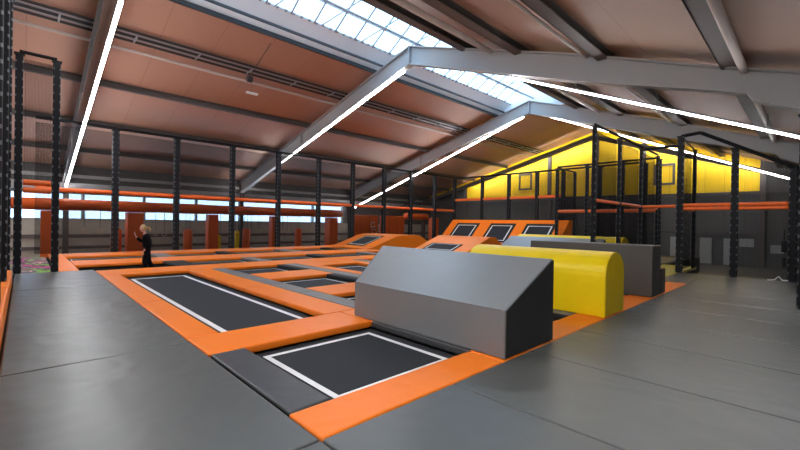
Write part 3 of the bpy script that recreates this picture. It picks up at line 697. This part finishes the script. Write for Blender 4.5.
# ------------------------------------------------------------------ gable wall fittings
for i, (xa, xb) in enumerate(((-7.52, -6.95), (-5.7, -5.0), (-4.35, -3.85))):
    e = thing('radiator', ((xa + xb) / 2, 35.8, -.95), f'tall pale panel radiator on the gable wall, {["left, seen through the passage", "middle, inside the right cage", "right, behind the middle cage post"][i]}', 'radiator')
    MB().box(xa, xb, 35.78, 35.88, -.95, .92, .02).build('panel', mat('radiator_paint', (.32, .32, .31), .5), e)
    for k in range(1, 6): x = xa + (xb - xa) * k / 6; MB().box(x - .01, x + .01, 35.77, 35.78, -.85, .82).build('fin', TRAYL, e)
    MB().box(xa + .1, xb - .1, 35.88, 35.995, -.2, 0).build('bracket', TRAYL, e)
for xa, xb, za, zb, lb in ((-3.5, -2.75, .37, .92, 'small grey notice board on the gable wall right of the radiators'), (-1.92, -1.3, .02, .55, 'small grey notice board on the gable wall near the right edge')):
    e = thing('notice_board', ((xa + xb) / 2, 35.95, za), lb, 'board')
    MB().box(xa, xb, 35.93, 36, za, zb, .01).build('frame', TRAYL, e)
    MB().box(xa + .05, xb - .05, 35.92, 35.93, za + .05, zb - .05).build('sheet', mat('notice_paper', (.3, .3, .29), .7), e)
e = thing('cable_loop', (-.7, 16.8, 0.0), 'black gear hanging on the right edge net post', 'equipment')
MB().box(-.66, -.54, 16.78, 16.9, .9, 1.25, .03).build('pouch', BLACK, e)
MB().box(-.64, -.55, 16.8, 16.9, .45, .75, .03).build('pouch', BLACK, e)
MB().tube([(-.6, 16.84, 1.25), (-.6, 16.84, 1.6)], .012, 6).build('strap', BLACK, e)
tag(MB().tube([(-.95, 16.7, .03), (-.8, 16.75, .05), (-.7, 16.7, .16), (-.62, 16.75, .05), (-.5, 16.7, .06)], .02, 6).build('hose', WHITE), 'pale hose end lying at the foot of the right edge post', 'hose')
tag(MB().tube([(-8.3, 35.9, 1.28), (-6.8, 35.9, 1.28), (-6.6, 35.9, 1.1)], .04, 6).build('wall_pipe', TRAY), 'thin black pipe above the left radiator', 'pipe')

# ------------------------------------------------------------------ person
def skin_mesh(joints, edges, radii, sub=2, root=0):
    me = bpy.data.meshes.new('tmp'); me.from_pydata([tuple(j) for j in joints], edges, []); 
    o = bpy.data.objects.new('tmp', me); C.objects.link(o)
    o.modifiers.new('s', 'SKIN')
    sv = me.skin_vertices[0].data if me.skin_vertices else None
    if sv is None:
        bpy.context.view_layer.objects.active = o
        bpy.ops.object.select_all(action='DESELECT'); o.select_set(True)
        bpy.ops.mesh.customdata_skin_add(); sv = me.skin_vertices[0].data
    for i, r in enumerate(radii):
        sv[i].radius = r if isinstance(r, tuple) else (r, r); sv[i].use_root = (i == root)
    o.modifiers['s'].use_smooth_shade = True
    m = o.modifiers.new('ss', 'SUBSURF'); m.levels = sub; m.render_levels = sub
    dg = bpy.context.evaluated_depsgraph_get(); dg.update()
    ev = o.evaluated_get(dg); out = bpy.data.meshes.new_from_object(ev)
    bpy.data.objects.remove(o); bpy.data.meshes.remove(me)
    return out
def head_bm(c, scale=1.0, tilt=0.0):
    b = bmesh.new(); bmesh.ops.create_uvsphere(b, u_segments=28, v_segments=20, radius=1)
    for v in b.verts:
        x, y, z = v.co
        w = .072 * (1 - .22 * max(0, -z)); d = .092; h = .112
        px, py, pz = x * w, y * d, z * h
        if y < 0:
            py *= (.96 - .12 * max(0, z) ** 2)
            if abs(x) < .22 and -.45 < z < .12: py -= .018 * (1 - abs(x) / .22) * (1 - abs(z + .22) / .36 if abs(z + .22) < .36 else 0)      # nose
            if .0 < z < .28 and .2 < abs(x) < .55: py += .010                                    # eye sockets
            if abs(x) < .32 and -.62 < z < -.5: py -= .005                                       # lips
            if abs(x) < .35 and z < -.72: py -= .010                                             # chin
        v.co = (px, py, pz)
    for s in (-1, 1):   # ears
        r = bmesh.ops.create_uvsphere(b, u_segments=10, v_segments=8, radius=1)
        for v in r['verts']: v.co = Vector((s * .074 + v.co.x * .009, .008 + v.co.y * .02, -.005 + v.co.z * .032))
    bmesh.ops.rotate(b, verts=b.verts, cent=(0, 0, 0), matrix=Matrix.Rotation(tilt, 3, 'X'))
    bmesh.ops.scale(b, verts=b.verts, vec=(scale,) * 3); bmesh.ops.translate(b, verts=b.verts, vec=c)
    return b
PX, PY_, PZ = -16.2, 3.15, -.36
ROT = math.radians(-8)
per = thing('person', (PX, PY_, PZ), 'person in black clothes with blond tied hair walking left on the far trampoline', 'person')
per.rotation_euler = (0, 0, ROT); per.scale = (1.1, 1.1, 1.1)
J = [(0, .02, .84), (0, .02, .98), (0, 0, 1.12), (0, -.03, 1.25), (0, -.055, 1.325), (0, -.085, 1.40),        # 0-5 pelvis..head base
     (.15, -.02, 1.25), (.20, .05, 1.02), (.20, -.06, .83), (.20, -.09, .77),                                  # 6-9 left arm hanging by hip
     (-.15, -.03, 1.25), (-.19, -.12, 1.05), (-.13, -.27, 1.20), (-.12, -.295, 1.25),                          # 10-13 right arm raised
     (.085, .02, .80), (.09, -.06, .45), (.09, .0, .09), (.09, -.13, .03),                                     # 14-17 left leg
     (-.085, .02, .80), (-.09, .06, .44), (-.09, .22, .12), (-.09, .12, .03)]                                  # 18-21 right leg
E_ = [(0, 1), (1, 2), (2, 3), (3, 4), (4, 5), (3, 6), (6, 7), (7, 8), (8, 9), (3, 10), (10, 11), (11, 12), (12, 13), (0, 14), (14, 15), (15, 16), (16, 17), (0, 18), (18, 19), (19, 20), (20, 21)]
RR = [(.12, .09), (.11, .085), (.12, .09), (.12, .085), .045, .042, .05, .04, .026, .022, .05, .04, .026, .022, .075, .05, .035, .035, .075, .05, .035, .035]
bm = bmesh.new(); bm.from_mesh(skin_mesh(J, E_, RR, 2))
def addbm(dst, b):
    me = bpy.data.meshes.new('t'); b.to_mesh(me); b.free(); dst.from_mesh(me); bpy.data.meshes.remove(me)
addbm(bm, head_bm((0, -.10, 1.485), 1.0, math.radians(6)))
def hand(base, fwd, palmn, side, curl, thumb):
    # palm plus five separately rooted fingers
    base, f, n = Vector(base), Vector(fwd).normalized(), Vector(palmn).normalized(); s = f.cross(n).normalized() * side
    out = bmesh.new()
    pj = [base, base + f * .04, base + f * .075]
    addbm(out, (lambda m: (lambda q: (q.from_mesh(m), q)[1])(bmesh.new()))(skin_mesh(pj, [(0, 1), (1, 2)], [(.022, .016), (.034, .016), (.036, .014)], 1)))
    for k, (o_, l) in enumerate(((-.028, .062), (-.010, .072), (.010, .067), (.027, .052))):
        p = base + f * .07 + s * o_; pts = [p]; d = f.copy()
        for seg, fr in enumerate((.45, .32, .25)):
            d = (Matrix.Rotation(curl * (.6 + .4 * seg), 3, s) @ d).normalized(); p = p + d * l * fr; pts.append(p)
        q = bmesh.new(); q.from_mesh(skin_mesh(pts, [(0, 1), (1, 2), (2, 3)], [.0095, .009, .008, .0065], 1)); addbm(out, q)
    p = base + f * .02 - s * .02
    pts = [p, p - s * .03 + f * .02 + n * thumb, p - s * .035 + f * .052 + n * thumb * 1.4]
    q = bmesh.new(); q.from_mesh(skin_mesh(pts, [(0, 1), (1, 2)], [.012, .0105, .008], 1)); addbm(out, q)
    return out
addbm(bm, hand((.20, -.095, .775), (0, -.25, -1), (-1, 0, 0), 1, .25, .012))
addbm(bm, hand((-.12, -.297, 1.255), (0, -.35, 1), (0, 1, .3), 1, .35, .012))
me = bpy.data.meshes.new('body'); bm.to_mesh(me); bm.free(); me.materials.append(SKIN)
for p in me.polygons: p.use_smooth = True
ob = bpy.data.objects.new('body', me); C.objects.link(ob); ob.parent = per
def cloth(name, idx, grow, m, over=None):
    mp = {j: k for k, j in enumerate(idx)}
    jj = [(over or {}).get(i, J[i]) for i in idx]
    ee = [(mp[a], mp[b]) for a, b in E_ if a in mp and b in mp]
    rr = []
    for i in idx:
        r = RR[i]; r = r if isinstance(r, tuple) else (r, r); g = grow.get(i, .014); rr.append((r[0] + g, r[1] + g))
    me = skin_mesh(jj, ee, rr, 2); me.name = name; me.materials.clear(); me.materials.append(m)
    for p in me.polygons: p.use_smooth = True; p.material_index = 0
    o = bpy.data.objects.new(name, me); C.objects.link(o); o.parent = per
    return o
cloth('jacket', [0, 1, 2, 3, 4, 6, 7, 8, 10, 11, 12], {0: .06, 1: .055, 2: .045, 3: .03, 4: .018, 8: .014, 12: .014, 7: .02, 11: .02}, CLOTH, {4: (0, -.05, 1.335)})
cloth('trousers', [0, 1, 14, 15, 16, 18, 19, 20], {0: .03, 1: .01, 15: .03, 16: .03, 19: .03, 20: .03, 14: .02, 18: .02}, CLOTH)
for s, (ax, ay, az, tx, ty, tz) in ((1, (.09, .01, .05, .09, -.15, .035)), (-1, (-.09, .24, .09, -.09, .11, .03))):
    me = skin_mesh([(ax, ay, az), ((ax + tx) / 2, (ay + ty) / 2, (az + tz) / 2), (tx, ty, tz)], [(0, 1), (1, 2)], [(.042, .04), (.044, .034), (.04, .026)], 2)
    me.materials.clear(); me.materials.append(CLOTH); o = bpy.data.objects.new('shoe', me); C.objects.link(o); o.parent = per
# hair cap and ponytail
b = bmesh.new(); bmesh.ops.create_uvsphere(b, u_segments=28, v_segments=20, radius=1)
for v in list(b.verts):
    x, y, z = v.co
    v.co = Vector((x * .082, .012 + y * .098, .012 + z * .118))
dele = [v for v in b.verts if v.co.y < -.045 and v.co.z < .065 or (v.co.z < -.07) or (v.co.y < -.01 and v.co.z < .01)]
bmesh.ops.delete(b, geom=dele, context='VERTS')
bmesh.ops.rotate(b, verts=b.verts, cent=(0, 0, 0), matrix=Matrix.Rotation(math.radians(6), 3, 'X')); bmesh.ops.translate(b, verts=b.verts, vec=(0, -.10, 1.485))
q = bmesh.new(); q.from_mesh(skin_mesh([(0, .0, 1.52), (0, .05, 1.52), (0, .09, 1.45), (0, .09, 1.37)], [(0, 1), (1, 2), (2, 3)], [.03, .035, .034, .012], 2)); addbm(b, q)
me = bpy.data.meshes.new('hair'); b.to_mesh(me); b.free(); me.materials.append(HAIR)
for p in me.polygons: p.use_smooth = True
o = bpy.data.objects.new('hair', me); C.objects.link(o); o.parent = per
o = MB().tube([(.02, 0, 0), (.05, 0, 0)], .01, 6)
o.bm.free()
e_ = bmesh.new()
for sx in (-.028, .028):
    r = bmesh.ops.create_uvsphere(e_, u_segments=8, v_segments=6, radius=.009)
    for v in r['verts']: v.co += Vector((sx, -.176, 1.492))
me = bpy.data.meshes.new('eyes'); e_.to_mesh(me); e_.free(); me.materials.append(BLACK); o = bpy.data.objects.new('eyes', me); C.objects.link(o); o.parent = per

# ------------------------------------------------------------------ light
w = bpy.data.worlds.new('World'); SC.world = w; w.use_nodes = True
bg = w.node_tree.nodes['Background']; bg.inputs['Color'].default_value = (.58, .79, 1.0, 1); bg.inputs['Strength'].default_value = 3.2
def portal(loc, rot, sx, sy):
    l = bpy.data.lights.new('daylight_portal', 'AREA'); l.shape = 'RECTANGLE'; l.size = sx; l.size_y = sy; l.cycles.is_portal = True
    o = bpy.data.objects.new('daylight_portal', l); C.objects.link(o); o.location = loc; o.rotation_euler = rot
portal((XRI, (SKY0 + SKY1) / 2, ZR + 1.3), (0, 0, 0), 4.6, SKY1 - SKY0)
portal((XL - .4, (WY0 + WY1) / 2, (WZ0 + WZ1) / 2), (0, math.radians(-90), 0), 1.5, WY1 - WY0)

# ------------------------------------------------------------------ camera
cy_, sy_ = math.cos(.80834), math.sin(.80834)
pt, rl = .0041879, .01620377
f = Vector((-sy_, cy_, 0)); r = Vector((cy_, sy_, 0)); u = Vector((0, 0, 1))
f2 = math.cos(pt) * f - math.sin(pt) * u; u2 = math.sin(pt) * f + math.cos(pt) * u
r2 = math.cos(rl) * r + math.sin(rl) * u2; u3 = -math.sin(rl) * r + math.cos(rl) * u2
cd = bpy.data.cameras.new('camera'); cam = bpy.data.objects.new('camera', cd); C.objects.link(cam)
cam.matrix_world = Matrix(((r2.x, u3.x, -f2.x, 0), (r2.y, u3.y, -f2.y, 0), (r2.z, u3.z, -f2.z, 1.6), (0, 0, 0, 1)))
cd.sensor_width = 36; cd.lens = 394.3 / 800 * 36; cd.clip_end = 200; cd.clip_start = .05
SC.camera = cam
SC.view_settings.view_transform = 'Standard'; SC.view_settings.look = 'None'; SC.view_settings.gamma = 1
SC.view_settings.exposure = 0.62; SC.view_settings.use_curve_mapping = False
